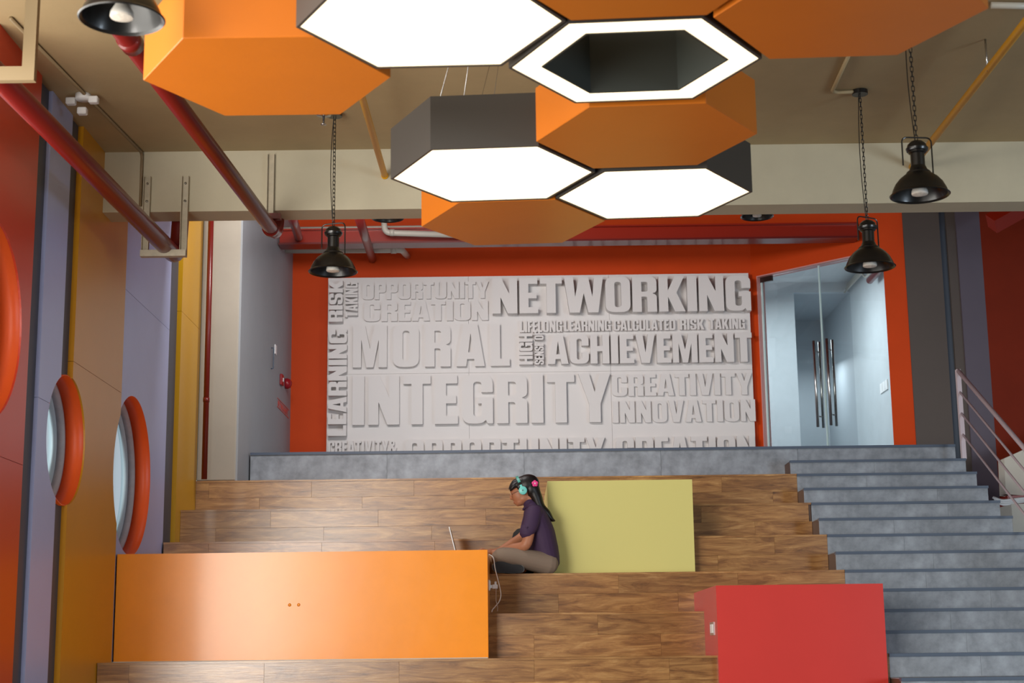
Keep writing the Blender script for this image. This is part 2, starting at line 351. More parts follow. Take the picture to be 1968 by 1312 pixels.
for i, (y, z, r) in enumerate(PORT):
    e = empty('window_%d' % (i + 1), (-3.0, y, z), kind='structure', label=names[i])
    def ring(nm, ro, ri, xa, xb, m): lathe(nm, [(ro, xa), (ro, xb), (ri, xb), (ri, xa)], (0, y, z), m, e, 64, 'x', True)
    ring('orange_reveal', r + .004, r - .002, -3.02, -2.9005, ORING)
    ring('outer_frame', r + .003, r - .03, -3.07, -3.02, FRAMEG)
    ring('inner_frame', r + .002, r - .055, -3.12, -3.07, FRAMEB)
    lathe('pane', [(r - .05, -3.10), (r - .05, -3.094)], (0, y, z), PANE, e, 64, 'x')

# ------------------------------------------------------------------ wooden tiers
bl = empty('bleacher', (0, D[0], 0), label='wide wooden stepped seating clad in oak planks below the landing', cat='bleacher')
PL = .93; PH = R / 2
pcache = {}
def plank(parent, x0, x1, y, z0, z1, nm='plank'):
    key = (round(x1 - x0, 3), round(z1 - z0, 3))
    if key not in pcache:
        bm = bmesh.new(); bx(bm, -(x1 - x0) / 2 + .0004, (x1 - x0) / 2 - .0004, 0, .012, .0004, z1 - z0 - .0004)
        bmesh.ops.bevel(bm, geom=list(bm.edges), offset=.0006, segments=1, affect='EDGES')
        me = bm_mesh(bm); me.materials.append(WOOD); pcache[key] = me
    o = bpy.data.objects.new(nm, pcache[key]); COL.objects.link(o); o.parent = parent
    o.location = Vector(((x0 + x1) / 2, y, z0)) - wloc(parent); return o
for n in range(-1, 6):
    d0 = D[n] if n >= 0 else D[0] - .62
    d1 = D[n + 1]; zt = tz(n); xl = -2.884
    t = empty('tier', (0, d0, zt - R)); t.parent = bl; t.location = Vector((0, d0, zt - R)) - wloc(bl)
    core = box('tier_core', (xl + .004, XS - .002, d0 + .012, d1 + .02, zt - R - (.8 if n < 0 else .1), zt - .016), SIDE, t)
    box('tread', (xl, XS - .001, d0 - .004, d1 + .012, zt - .016, zt), WOOD, t)
    if n < 0: continue
    for row in range(2):
        x = xl - [0.25, .7, .5, .1, .62, .35][n] - row * .46
        while x < XS:
            a, b = max(x, xl), min(x + PL, XS)
            if b - a > .03: plank(t, a, b, d0, zt - R + row * PH, zt - R + (row + 1) * PH - (.016 if row else 0))
            x += PL
# ------------------------------------------------------------------ concrete stair
st = empty('stair', (3.4, D[0], 0), label='grey concrete-look stair with dark blue nosings on the right', cat='stair')
for k in range(-3, 12):
    n = k // 2; half = k % 2
    zt = Z0 + R * k / 2
    dn = (lambda q: D[q] if q >= 0 else D[0] + .62 * q)
    y0 = dn(n) + (.31 if half else 0); y1 = dn(n + 1) + .02 if half else dn(n) + .33
    xr = XR if k >= 6 else 6.0
    g = empty('step', (3.4, y0, zt - R / 2)); g.parent = st; g.location = Vector((3.4, y0, zt - R / 2)) - wloc(st)
    box('step_core', (XS + .002, xr, y0 + .012, y1 + .3, zt - R / 2 - .15, zt - .006), SIDE, g)
    box('nosing', (XS, xr + .004, y0 - .012, y0 + .05, zt - .022, zt), NOSE, g)
    box('tread', (XS, xr, y0 + .05, y1, zt - .007, zt - .001), CONC, g)
    cut = random.choice((3.2, 3.35, 3.6, 3.75))
    xs = [XS, cut, cut + 1.2, xr] if cut + 1.2 < xr - .1 else [XS, cut, xr]
    for a, b in zip(xs, xs[1:]): box('riser_tile', (a + .0006, b - .0006, y0, y0 + .014, zt - R / 2, zt - .022), CONC, g)
# handrail
hr = empty('handrail', (4.19, 14.5, tz(5) + .16), label='pinkish-white metal stair handrail with three bars descending right', cat='handrail')
RAIL = mat('rail_paint', (196, 182, 188), .4)
box('post', (4.17, 4.21, 14.47, 14.52, tz(5) + .155, 4.2), RAIL, hr)
sl = .575
for i, dz in enumerate((0, .2, .4, .6)):
    y0 = 14.49; z0 = 4.19 - dz
    tube('top_rail' if i == 0 else 'bar', [(4.19, y0, z0), (4.25, 10.4, z0 - sl * (y0 - 10.4))], .021 if i == 0 else .011, RAIL, hr, seg=10)
box('post', (4.23, 4.27, 11.4, 11.44, Z0 + .16, 4.19 - sl * 3.07), RAIL, hr)

# ------------------------------------------------------------------ big painted boxes
ob = empty('bench_box', (-1.55, 12, tz(0)), label='long glossy orange box built into the wooden tiers', cat='box bench')
zo = 2.372
boxes('body', [(-2.887, -.197, 11.45, D[1], tz(0), zo), (-2.887, -.197, D[1], D[2], tz(1), zo), (-2.887, -.197, D[2], D[3], tz(2), zo)], BOXO, ob)
box('base_strip', (-2.9, -.2, 11.447, 11.45, tz(0), tz(0) + .006), PVC, ob)
for dx in (-.02, .045):
    lathe('dent', [(.012, 0), (.009, -.004), (.004, -.006)], (atY(562, 1162, 11.45).x + dx, 11.45, atY(562, 1162, 11.45).z), BOXO, ob, 14, 'y')
yb_ = empty('bench_box', (.87, 13, tz(2)), label='pale yellow box standing behind the seated person', cat='box bench')
boxes('body', [(.276, 1.462, 12.8, D[3], tz(2), 3.013), (.276, 1.462, D[3], D[4], tz(3), 3.013), (.276, 1.462, D[4], D[5], tz(4), 3.013)], BOXY, yb_)
rb = empty('bench_box', (2.0, 11.3, tz(-1)), label='tall red box at the right end of the lowest tiers', cat='box bench')
boxes('body', [(1.39, 2.545, 10.95, D[0], tz(-1), 2.075), (1.39, 2.545, D[0], D[1], tz(0), 2.075), (1.39, 2.545, D[1], D[2], tz(1), 2.075)], BOXR, rb)
sk = empty('wall_socket', (1.385, 11.15, 1.74), label='silver power socket on the side of the red box', cat='socket')
box('plate', (1.381, 1.39, 11.1, 11.3, 1.74, 1.83), STEEL, sk); box('socket_face', (1.378, 1.381, 11.13, 11.27, 1.755, 1.815), PLW, sk)

# ------------------------------------------------------------------ word mural
def rnd(poly, n=5):
    out = []
    N = len(poly)
    for i, p in enumerate(poly):
        r = p[2] if len(p) > 2 else 0
        b = Vector(p[:2])
        if r <= 0: out.append(b); continue
        a = Vector(poly[i - 1][:2]); c = Vector(poly[(i + 1) % N][:2])
        p0 = b + (a - b).normalized() * min(r, (a - b).length * .499); p1 = b + (c - b).normalized() * min(r, (c - b).length * .499)
        for k in range(n + 1):
            t = k / n; out.append(p0 * (1 - t) ** 2 + b * 2 * t * (1 - t) + p1 * t * t)
    return [(v[0], v[1]) for v in out]
q = .2; e_ = .07
HOLE = [(.19, .14, e_), (.33, .14, e_), (.33, .86, e_), (.19, .86, e_)]
G = {
 'I': (.2, [[(0, 0), (.2, 0), (.2, 1), (0, 1)]]),
 'O': (.52, [[(0, 0, q), (.52, 0, q), (.52, 1, q), (0, 1, q)], HOLE]),
 'D': (.52, [[(0, 0), (.52, 0, q), (.52, 1, q), (0, 1)], [(.19, .16), (.33, .16, e_), (.33, .84, e_), (.19, .84)]]),
 'L': (.38, [[(0, 0), (.38, 0), (.38, .17), (.19, .17), (.19, 1), (0, 1)]]),
 'T': (.46, [[(.135, 0), (.325, 0), (.325, .83), (.46, .83), (.46, 1), (0, 1), (0, .83), (.135, .83)]]),
 'E': (.39, [[(0, 0), (.39, 0), (.39, .17), (.19, .17), (.19, .42), (.36, .42), (.36, .58), (.19, .58), (.19, .83), (.38, .83), (.38, 1), (0, 1)]]),
 'F': (.37, [[(0, 0), (.19, 0), (.19, .41), (.34, .41), (.34, .57), (.19, .57), (.19, .83), (.37, .83), (.37, 1), (0, 1)]]),
 'H': (.52, [[(0, 0), (.19, 0), (.19, .42), (.33, .42), (.33, 0), (.52, 0), (.52, 1), (.33, 1), (.33, .6), (.19, .6), (.19, 1), (0, 1)]]),
 'N': (.52, [[(0, 0), (.17, 0), (.17, .46), (.32, 0), (.52, 0), (.52, 1), (.35, 1), (.35, .56), (.19, 1), (0, 1)]]),
 'M': (.68, [[(0, 0), (.165, 0), (.165, .66), (.27, 0), (.41, 0), (.515, .66), (.515, 0), (.68, 0), (.68, 1), (.44, 1), (.34, .44), (.24, 1), (0, 1)]]),
 'W': (.82, [[(.11, 0), (.32, 0), (.41, .55), (.50, 0), (.71, 0), (.82, 1), (.63, 1), (.59, .45), (.51, 1), (.31, 1), (.23, .45), (.19, 1), (0, 1)]]),
 'A': (.56, [[(0, 0), (.19, 0), (.21, .17), (.35, .17), (.37, 0), (.56, 0), (.42, 1), (.14, 1)], [(.232, .33), (.328, .33), (.28, .78)]]),
 'V': (.54, [[(.16, 0), (.38, 0), (.54, 1), (.345, 1), (.27, .36), (.195, 1), (0, 1)]]),
 'Y': (.54, [[(.175, 0), (.365, 0), (.365, .38), (.54, 1), (.36, 1), (.27, .62), (.18, 1), (0, 1), (.175, .38)]]),
 'K': (.55, [[(0, 0), (.19, 0), (.19, .42), (.33, 0), (.55, 0), (.37, .53), (.54, 1), (.34, 1), (.19, .6), (.19, 1), (0, 1)]]),
 'U': (.52, [[(0, 1), (0, 0, q), (.52, 0, q), (.52, 1), (.33, 1), (.33, .14, e_), (.19, .14, e_), (.19, 1)]]),
 'C': (.52, [[(.52, .62), (.52, 1, q), (0, 1, q), (0, 0, q), (.52, 0, q), (.52, .4), (.33, .4), (.33, .14, e_), (.19, .14, e_), (.19, .86, e_), (.33, .86, e_), (.33, .62)]]),
 'G': (.52, [[(.52, .64), (.52, 1, q), (0, 1, q), (0, 0, q), (.33, 0, .1), (.40, .07), (.43, 0), (.52, 0), (.52, .54), (.27, .54), (.27, .41), (.33, .41), (.33, .14, e_), (.19, .14, e_), (.19, .86, e_), (.33, .86, e_), (.33, .64)]]),
 'P': (.49, [[(0, 0), (.19, 0), (.19, .4), (.49, .4, .17), (.49, 1, .17), (0, 1)], [(.19, .55), (.31, .55, .05), (.31, .85, .05), (.19, .85)]]),
 'R': (.51, [[(0, 0), (.19, 0), (.19, .43), (.31, .43, .05), (.31, 0), (.51, 0), (.51, .47, .07), (.42, .52), (.51, .57, .07), (.51, 1, .17), (0, 1)], [(.19, .57), (.32, .57, .05), (.32, .85, .05), (.19, .85)]]),
 'S': (.5, [[(.5, .66), (.5, 1, q), (0, 1, q), (0, .52, .12), (.31, .38, .05), (.31, .14, .06), (.18, .14, .06), (.18, .36), (0, .36), (0, 0, q), (.5, 0, q), (.5, .47, .12), (.19, .62, .05), (.19, .87, .06), (.31, .87, .06), (.31, .66)]]),
 'B': (.5, [[(0, 0), (.5, 0, .15), (.5, .5, .1), (.46, .53), (.5, .57, .1), (.5, 1, .15), (0, 1)], [(.19, .15), (.31, .15, .05), (.31, .43, .05), (.19, .43)], [(.19, .58), (.31, .58, .05), (.31, .85, .05), (.19, .85)]]),
 'J': (.34, [[(0, 0), (.34, 0, .17), (.34, 1), (.15, 1), (.15, .16, .04), (0, .16)]]),
 '&': (.6, [[(0, 0, .16), (.36, 0, .1), (.42, .06), (.46, 0), (.6, 0), (.52, .2), (.6, .45), (.45, .45), (.42, .36), (.33, .56), (.44, .7, .08), (.44, 1, .16), (.06, 1, .16), (.06, .68, .1), (.12, .55), (0, .42, .1)], [(.16, .13, .04), (.3, .13, .04), (.22, .42, .04), (.16, .34, .03)], [(.2, .74, .03), (.3, .74, .03), (.3, .88, .03), (.2, .88, .03)]]),
}
YM = 17.42
mu = empty('word_mural', (.3, YM, tz(6)), label='large white mural of raised motivational words on the orange wall', cat='mural')
bx0, bx1, bzt = -2.095, 2.715, 5.872
bw = (bx1 - bx0) / 3
for i in range(3):
    for z0, z1 in ((tz(6), 4.75), (4.75, bzt)):
        box('board_panel', (bx0 + bw * i + .0012, bx0 + bw * (i + 1) - .0012, YM, 17.5, z0 + .0012, z1 - .0012), WHITE, mu)
lc = {}
def word(txt, px0, py0, px1, py1, depth, vertical=False, gap=.045, sp=.22):
    """px0,py0..px1,py1: the word's box in the photograph, laid on the board's own plane"""
    A = atY(px0, py1, YM); B = atY(px1, py0, YM)
    w = B.x - A.x; h = B.z - A.z
    tot = sum((G[c][0] if c != ' ' else sp) + gap for c in txt) - gap
    L_, H_ = (h, w) if vertical else (w, h)
    sx, sy = L_ / tot, H_
    x = 0
    for c in txt:
        if c == ' ': x += (sp + gap) * sx; continue
        gw, loops = G[c]
        key = (c, round(sx, 4), round(sy, 4), depth)
        if key not in lc:
            me = outline_mesh([[(a * sx, b * sy) for a, b in rnd(l)] for l in loops], depth)
            me.materials.append(WHITE); lc[key] = me
        o = bpy.data.objects.new('letter', lc[key]); COL.objects.link(o); o.parent = mu
        # letter plane x,y -> world x,z ; extrusion -> -y
        if vertical:
            o.rotation_euler = Matrix(((0, -1, 0), (0, 0, -1), (1, 0, 0))).to_euler(); loc = Vector((B.x, YM, A.z + x))
        else:
            o.rotation_euler = Matrix(((1, 0, 0), (0, 0, -1), (0, 1, 0))).to_euler(); loc = Vector((A.x + x, YM, A.z))
        o.location = loc - wloc(mu)
        x += (gw + gap) * sx
word('OPPORTUNITY', 697, 542, 939, 577, .04)
word('CREATION', 700, 579, 938, 619, .04)
word('NETWORKING', 947, 534, 1438, 607, .13)
word('MORAL', 679, 624, 979, 708, .065, gap=.12)
word('LIFELONG', 999, 617, 1080, 640, .05)
word('LEARNING', 1084, 616, 1173, 638, .05)
word('CALCULATED', 1179, 615, 1297, 637, .05)
word('RISK', 1306, 614, 1352, 635, .05)
word('TAKING', 1362, 613, 1430, 634, .05)
word('HIGH', 998, 643, 1023, 703, .09, True)
word('SENSE OF', 1028, 640, 1044, 703, .09, True)
word('ACHIEVEMENT', 1053, 642, 1442, 702, .09)
word('INTEGRITY', 678, 719, 1172, 818, .065, gap=.07)
word('CREATIVITY', 1176, 717, 1444, 762, .035)
word('INNOVATION', 1178, 768, 1450, 813, .035, gap=.055)
word('CREATIVITY&', 631, 847, 763, 874, .05)
word('OPPORTUNITY', 780, 841, 1162, 898, .06)
word('CREATION', 1184, 838, 1449, 895, .06)
word('RISK', 634, 543, 661, 622, .11, True)
word('TAKING', 665, 545, 689, 612, .09, True)
word('LEARNING', 632, 636, 669, 840, .11, True)

# ------------------------------------------------------------------ hexagon ceiling lights
HZ = EYE + 2.39; HH = .27
def hexpts(cx, cy, w, ang, z):
    return [(cx + w / 2 * math.cos(math.radians(60 * i + ang)), cy + w / 2 * math.sin(math.radians(60 * i + ang)), z) for i in range(6)]
def prism_bm(bm, lo, hi, cap_lo=True, cap_hi=True):
    a = [bm.verts.new(p) for p in lo]; b = [bm.verts.new(p) for p in hi]
    for i in range(6): bm.faces.new((a[i], a[(i + 1) % 6], b[(i + 1) % 6], b[i]))
    if cap_lo: bm.faces.new(a[::-1])
    if cap_hi: bm.faces.new(b)
def ringprism(bm, cx, cy, wo, wi, ang, z0, z1):
    vs = [[bm.verts.new(p) for p in hexpts(cx, cy, w, ang, z)] for w, z in ((wo, z0), (wo, z1), (wi, z1), (wi, z0))]
    for a, b in zip(vs, vs[1:] + vs[:1]):
        for i in range(6): bm.faces.new((a[i], a[(i + 1) % 6], b[(i + 1) % 6], b[i]))
def wires(e, cx, cy, w, ang):
    for i in (0, 2, 4):
        p = Vector(hexpts(cx, cy, w * .86, ang, HZ + HH)[i]); top = Vector((cx + .25 * (p.x - cx), cy + .25 * (p.y - cy), ZC - .001))
        tube('suspension_wire', [p, top], .0022, STEEL, e, seg=5)
def hexlight(cx, cy, ang, kind, label):
    w = 1.045
    e = empty('hexagon_light' if kind != 'orange' else 'ceiling_hexagon', (cx, cy, HZ), label=label, cat='hexagon light' if kind != 'orange' else 'ceiling hexagon', group='suspended ceiling hexagons')
    bm = bmesh.new()
    if kind == 'orange':
        prism_bm(bm, hexpts(cx, cy, w, ang, HZ), hexpts(cx, cy, w, ang, HZ + HH))
        bmesh.ops.bevel(bm, geom=list(bm.edges), offset=.003, segments=1, affect='EDGES')
        finish('body', bm_mesh(bm), HEXO, e)
    elif kind == 'lit':
        ringprism(bm, cx, cy, w, w - .03, ang, HZ, HZ + HH); finish('housing', bm_mesh(bm), HEXD, e)
        bm = bmesh.new(); prism_bm(bm, hexpts(cx, cy, w - .031, ang, HZ + .004), hexpts(cx, cy, w - .031, ang, HZ + .03)); finish('diffuser', bm_mesh(bm), HEXE, e)
        bm = bmesh.new(); prism_bm(bm, hexpts(cx, cy, w - .031, ang, HZ + HH - .02), hexpts(cx, cy, w - .031, ang, HZ + HH - .005)); finish('lid', bm_mesh(bm), HEXD, e)
    else:
        wi = w - .29
        ringprism(bm, cx, cy, w, w - .025, ang, HZ, HZ + HH); finish('housing', bm_mesh(bm), HEXD, e)
        bm = bmesh.new(); ringprism(bm, cx, cy, w - .026, wi + .02, ang, HZ + .003, HZ + .03); finish('diffuser_ring', bm_mesh(bm), HEXE, e)
        bm = bmesh.new(); ringprism(bm, cx, cy, wi + .019, wi, ang, HZ, HZ + HH); finish('inner_wall', bm_mesh(bm), mat('inner_dark_green', (48, 52, 48), .5), e)
    wires(e, cx, cy, w, ang)
hexlight(-.09, 7.65, -4, 'lit', 'fully lit dark-sided hexagon with its left side facing out above the mural')
hexlight(.765, 8.03, -4, 'lit', 'fully lit hexagon furthest back on the right of the cluster')
hexlight(-.30, 5.69, -1.5, 'lit', 'large fully lit hexagon cut off by the top edge of the photo')
hexlight(.521, 6.125, -4, 'ring', 'hollow hexagon with a lit rim and dark open centre')
hexlight(.647, 7.08, -4, 'orange', 'orange hexagon directly behind the hollow lit ring')
hexlight(.013, 8.56, -4, 'orange', 'rear orange hexagon hanging just above the mural')
hexlight(-1.02, 6.25, 0, 'orange', 'orange hexagon at the left of the cluster with a pale sheen')
hexlight(1.31, 5.63, -3, 'orange', 'orange hexagon at the right of the cluster')
hexlight(.47, 5.2, -4, 'orange', 'orange hexagon at the top edge in front of the lit ring')

# ------------------------------------------------------------------ pendant lamps
BULB = mat('bulb_glass', (226, 222, 214), .25); BULBF = mat('bulb_face', (206, 196, 184), .35, noise=.25, nscale=60)
def sharp(me, a=35):
    me.set_sharp_from_angle(angle=math.radians(a))
def pendant(loc, top, rz, label, tilt=0):
    Rr = .158; x, y, z = loc
    e = empty('pendant_lamp', (x, y, z), label=label, cat='pendant lamp', group='black industrial pendant lamps')
    e.rotation_euler = (tilt, 0, rz)
    def L(nm, prof, m, par=e, close=False):
        bm = bmesh.new(); add_lathe(bm, prof, (0, 0, 0), 40, 'z', close); me = bm_mesh(bm); me.materials.append(m)
        for p in me.polygons: p.use_smooth = True
        sharp(me, 28)
        o = bpy.data.objects.new(nm, me); COL.objects.link(o); o.parent = par; return o
    outp = [(1.02, .0), (1.0, .02), (.95, .06), (.9, .2), (.8, .4), (.65, .58), (.5, .7), (.38, .78)]
    prof = [(a * Rr, b * Rr) for a, b in outp] + [((a - .03) * Rr, (b - .03) * Rr) for a, b in outp[::-1]]
    L('shade', prof, BLK, close=True)
    L('flare', [(.42 * Rr, .74 * Rr), (.41 * Rr, .8 * Rr), (.3 * Rr, .9 * Rr), (.25 * Rr, 1.03 * Rr)], BLK)
    L('neck', [(.24 * Rr, 1.0 * Rr), (.24 * Rr, 1.5 * Rr)], BLK)
    L('cap', [(.24 * Rr, 1.46 * Rr), (.30 * Rr, 1.50 * Rr), (.30 * Rr, 1.55 * Rr), (.35 * Rr, 1.56 * Rr), (.37 * Rr, 1.60 * Rr), (.38 * Rr, 1.66 * Rr), (.34 * Rr, 1.70 * Rr), (.31 * Rr, 1.80 * Rr), (.2 * Rr, 1.9 * Rr), (.06 * Rr, 1.95 * Rr)], BLK)
    b = L('bulb', [(.12 * Rr, .6 * Rr), (.14 * Rr, .4 * Rr), (.27 * Rr, .16 * Rr), (.28 * Rr, .06 * Rr)], BULB)
    L('bulb_face', [(.28 * Rr, .06 * Rr), (.26 * Rr, .02 * Rr), (.1 * Rr, -.02 * Rr)], BULBF, b)
    bm = bmesh.new(); yk = .52 * Rr
    add_tube(bm, bend([(-yk, 0, 1.05 * Rr), (-yk, 0, 2.05 * Rr), (yk, 0, 2.05 * Rr), (yk, 0, .72 * Rr)], .2 * Rr), .028 * Rr, 8)
    me = bm_mesh(bm); me.materials.append(BLK); o = bpy.data.objects.new('yoke', me); COL.objects.link(o); o.parent = e
    # chain of real links
    bm = bmesh.new(); z0 = 1.93 * Rr; zt = top - z; ll = .036; i = 0; zz = z0
    while zz < zt - .02:
        pts = []
        for k in range(10):
            a = 2 * math.pi * k / 10; u = .0085 * math.cos(a); v = (ll / 2 - .0085) * (1 if math.sin(a) >= 0 else -1) + .0085 * math.sin(a)
            pts.append(Vector((u, 0, zz + ll / 2 + v)) if i % 2 == 0 else Vector((u * .5, u * .87, zz + ll / 2 + v)))
        add_tube(bm, pts + [pts[0]], .0024, 5, cap=False); zz += ll - .008; i += 1
    me = bm_mesh(bm); me.materials.append(BLK); o = bpy.data.objects.new('chain', me); COL.objects.link(o); o.parent = e; o['kind'] = 'stuff'
    bm = bmesh.new(); add_tube(bm, [(-.006 - .02 * math.sin(math.pi * t / 20), .004, z0 + (zt - z0) * t / 20) for t in range(21)], .003, 6); me = bm_mesh(bm); me.materials.append(BLK)
    o = bpy.data.objects.new('cable', me); COL.objects.link(o); o.parent = e
    bm = bmesh.new(); add_lathe(bm, [(.05, zt - .03), (.05, zt - .002)], (0, 0, 0), 24); me = bm_mesh(bm); me.materials.append(BLK)
    o = bpy.data.objects.new('canopy', me); COL.objects.link(o); o.parent = e
    return e
def lamp(px, py, Y, top, rz, label):
    p = atY(px, py, Y); return pendant((p.x, p.y, p.z), top, rz, label)
lamp(640, 522, 9.9, ZC, -.3, 'black pendant lamp hanging above the left end of the mural')
lamp(1672, 513, 9.6, ZC, .5, 'black pendant lamp hanging in front of the glass door')
lamp(1768, 375, 8.1, ZC, .1, 'black pendant lamp hanging against the beam at the right')
lamp(234, 36, 5.5, ZC, .2, 'black pendant lamp cut off at the top left corner')
lamp(745, 419, 14.6, 6.75, .2, 'pendant lamp just peeking below the beam left of the rear orange hexagon')
lamp(1455, 416, 14.6, 6.75, .2, 'pendant lamp just peeking below the beam near the glass door')

# ------------------------------------------------------------------ pipes, hangers, conduits
def pipe(name, pts, r, m, label, cat='pipe', seg=20, rings=(), **k):
    e = empty(name, Vector(pts[0]), label=label, cat=cat, **k)
    tube('pipe_run', pts, r, m, e, seg=seg)
    for a, b in rings: tube('coupling', [a, b], r * 1.16, m, e, seg=seg)
    return e
za = 4.47; xa = -2.42
A1 = (xa, YB - .02, za)
pipe('fire_pipe', bend([(xa - .26, 3.0, za), (xa, YB + .33, za), (xa + .02, YB + .36, za + .6), (xa + .02, YB + .36, 6.7)], .16), .062, REDP, 'thick red fire pipe running along the left wall to the beam', rings=[((xa - .125, 7.0, za), (xa - .12, 7.12, za))])
zb = 4.60; xb = -1.70
pipe('fire_pipe', bend([(xb - .34, 3.5, zb), (xb + .015, YB + .22, zb), (xb + .01, YB + .34, zb + .8), (xb + .01, YB + .34, 6.6)], .14), .05, REDP, 'thinner red fire pipe running from the left orange hexagon to the beam', rings=[((xb - .162, 7.2, zb), (xb - .157, 7.3, zb)), ((xb, YB + .0, zb), (xb, YB + .05, zb))])
def channel(bm, x, y0, z0, z1, w=.05, d=.03, t=.004):
    bx(bm, x - w / 2, x + w / 2, y0 - t, y0, z0, z1); bx(bm, x - w / 2, x - w / 2 + t, y0 - d, y0 - t, z0, z1); bx(bm, x + w / 2 - t, x + w / 2, y0 - d, y0 - t, z0, z1)
def trapeze(y, xc, w, zt, zbot, label, fl=0):
    e = empty('pipe_hanger', (xc, y, zbot), label=label, cat='pipe hanger')
    for s in (-1, 1):
        bm = bmesh.new(); channel(bm, xc + s * w / 2, y, zbot, zt); u = finish('upright_channel', bm_mesh(bm), GALV, e)
        for zz in (zt - .05, zt - .18): lathe('bolt', [(.008, 0), (.008, -.012)], (xc + s * w / 2, y - .004, zz), STEEL, u, 8, 'y')
    boxes('cross_channel', [(xc - w / 2 - .025, xc + w / 2 + .025, y - .05, y, zbot - .006, zbot), (xc - w / 2 - .025, xc + w / 2 + .025, y - .054, y - .05, zbot - .006, zbot + .04), (xc - w / 2 - .025, xc + w / 2 + .025, y - .004, y, zbot, zbot + .04)], GALV, e)
    return e
trapeze(YB - .001, -2.44, .27, 4.98, 4.395, 'cream channel hanger bolted to the beam holding the thick red pipe')
e = empty('pipe_hanger', (-2.5, 7.1, 4.39), label='square tan frame hanger at the upper left edge of the photo', cat='pipe hanger')
boxes('upright_channel', [(-2.32, -2.26, 7.05, 7.09, 4.40, ZC)], mat('tan_frame', (132, 114, 84), .5), e); boxes('cross_channel', [(-2.7, -2.26, 7.05, 7.09, 4.33, 4.40)], mat('tan_frame', (132, 114, 84), .5), e); boxes('upright_channel', [(-2.7, -2.64, 7.05, 7.09, 4.40, ZC)], mat('tan_frame', (132, 114, 84), .5), e)
e = empty('pipe_hanger', (-1.69, YB, 4.6), label='single steel channel on the beam holding the thinner red pipe', cat='pipe hanger')
bm = bmesh.new(); channel(bm, -1.70, YB - .001, 4.66, 5.135, .05, .03); finish('upright_channel', bm_mesh(bm), GALV, e)
box('clamp', (-1.76, -1.62, YB - .06, YB - .002, 4.65, 4.69), REDP, e)
# pipes beyond the beam
pz = lambda px, py, Y: atY(px, py, Y)
pipe('branch_pipe', [pz(684, 400, 13.5), pz(716, 498, 17.48)], .045, REDP, 'red branch pipe entering the orange wall above the mural')
pipe('branch_pipe', [pz(556, 400, 13.0), pz(574, 456, 16.38)], .045, REDP, 'red branch pipe behind the beam beside the grey side wall')
ib = empty('steel_beam', (0, 16.4, 6.05), label='long red steel beam spanning under the rear ceiling', cat='steel beam')
z0 = pz(600, 470, 16.4).z; z1 = pz(600, 450, 16.4).z
box('web', (-2.5, 3.75, 16.38, 16.42, z0, z1 + .03), REDB, ib); box('bottom_flange', (-2.5, 3.75, 16.3, 16.52, z0 - .02, z0), REDP, ib); box('top_flange', (-2.5, 3.75, 16.33, 16.47, z1 + .03, z1 + .045), REDB, ib)
a = pz(532, 481, 16.9); b = pz(772, 480, 16.9); c = pz(783, 492, 17.48)
pipe('drain_pipe', bend([a, b, c], .06), .035, PVC, 'grey plastic drain pipe below the red steel beam at the left', rings=[(b - Vector((.12, 0, 0)), b - Vector((.06, 0, 0)))])
b = pz(905, 437, 16.7); a = Vector((-2.515, 16.7, b.z))
pipe('drain_pipe', [a, b], .03, PVC, 'upper grey plastic pipe above the red steel beam')
a = pz(738, 426, 16.2); b = pz(740, 447, 16.2); c = pz(905, 452, 16.2)
pipe('drain_pipe', bend([a, b, c], .06), .032, PVC, 'grey plastic pipe with an elbow left of the rear orange hexagon', rings=[(b + Vector((.05, 0, 0)), b + Vector((.1, 0, 0)))])
a = pz(1100, 442, 16.7); b = pz(1655, 441, 16.7)
pipe('drain_pipe', [a, b], .033, PVC, 'long grey plastic pipe above the beam towards the glass door', rings=[(pz(1500, 441, 16.7), pz(1513, 441, 16.7))])
pipe('riser_pipe', [(-2.78, 14.02, tz(5)), (-2.78, 14.02, 6.7)], .026, REDP, 'slim vertical red pipe beside the cream pillar', rings=[((-2.78, 14.02, 3.9), (-2.78, 14.02, 3.94))])
# yellow sprinkler pipes
zy = 4.97
pipe('sprinkler_pipe', [(-.89, YB + .05, zy), (-.92, 4.5, zy)], .022, YP, 'yellow pipe left of the hexagons running into the beam', rings=[((-.89, YB - .02, zy), (-.89, YB, zy))])
pipe('sprinkler_pipe', [(2.86, YB + .05, zy + .02), (2.80, 4.0, zy + .02)], .024, YP, 'yellow pipe at the right running into the beam')
p = atZ(622, 228, 4.9)
sh = empty('ceiling_sprinkler', p, label='small ceiling sprinkler with a yellow socket near the left lamp chain', cat='sprinkler')
lathe('socket', [(.016, .03), (.024, .05), (.024, .1), (.014, .12), (.014, ZC - p.z)], p, YP, sh, 16)
lathe('escutcheon', [(.045, .02), (.047, .025), (.045, .03)], p, STEEL, sh, 20)
lathe('nozzle', [(.018, -.04), (.018, -.036), (.006, -.034), (.008, .02)], p, STEEL, sh, 12)
p = atZ(1925, 75, ZC)
tube('pipe_rod', [(2.83, p.y, zy), (2.83, p.y, ZC)], .006, STEEL, seg=6, label='thin steel rod holding the right yellow pipe', cat='rod')
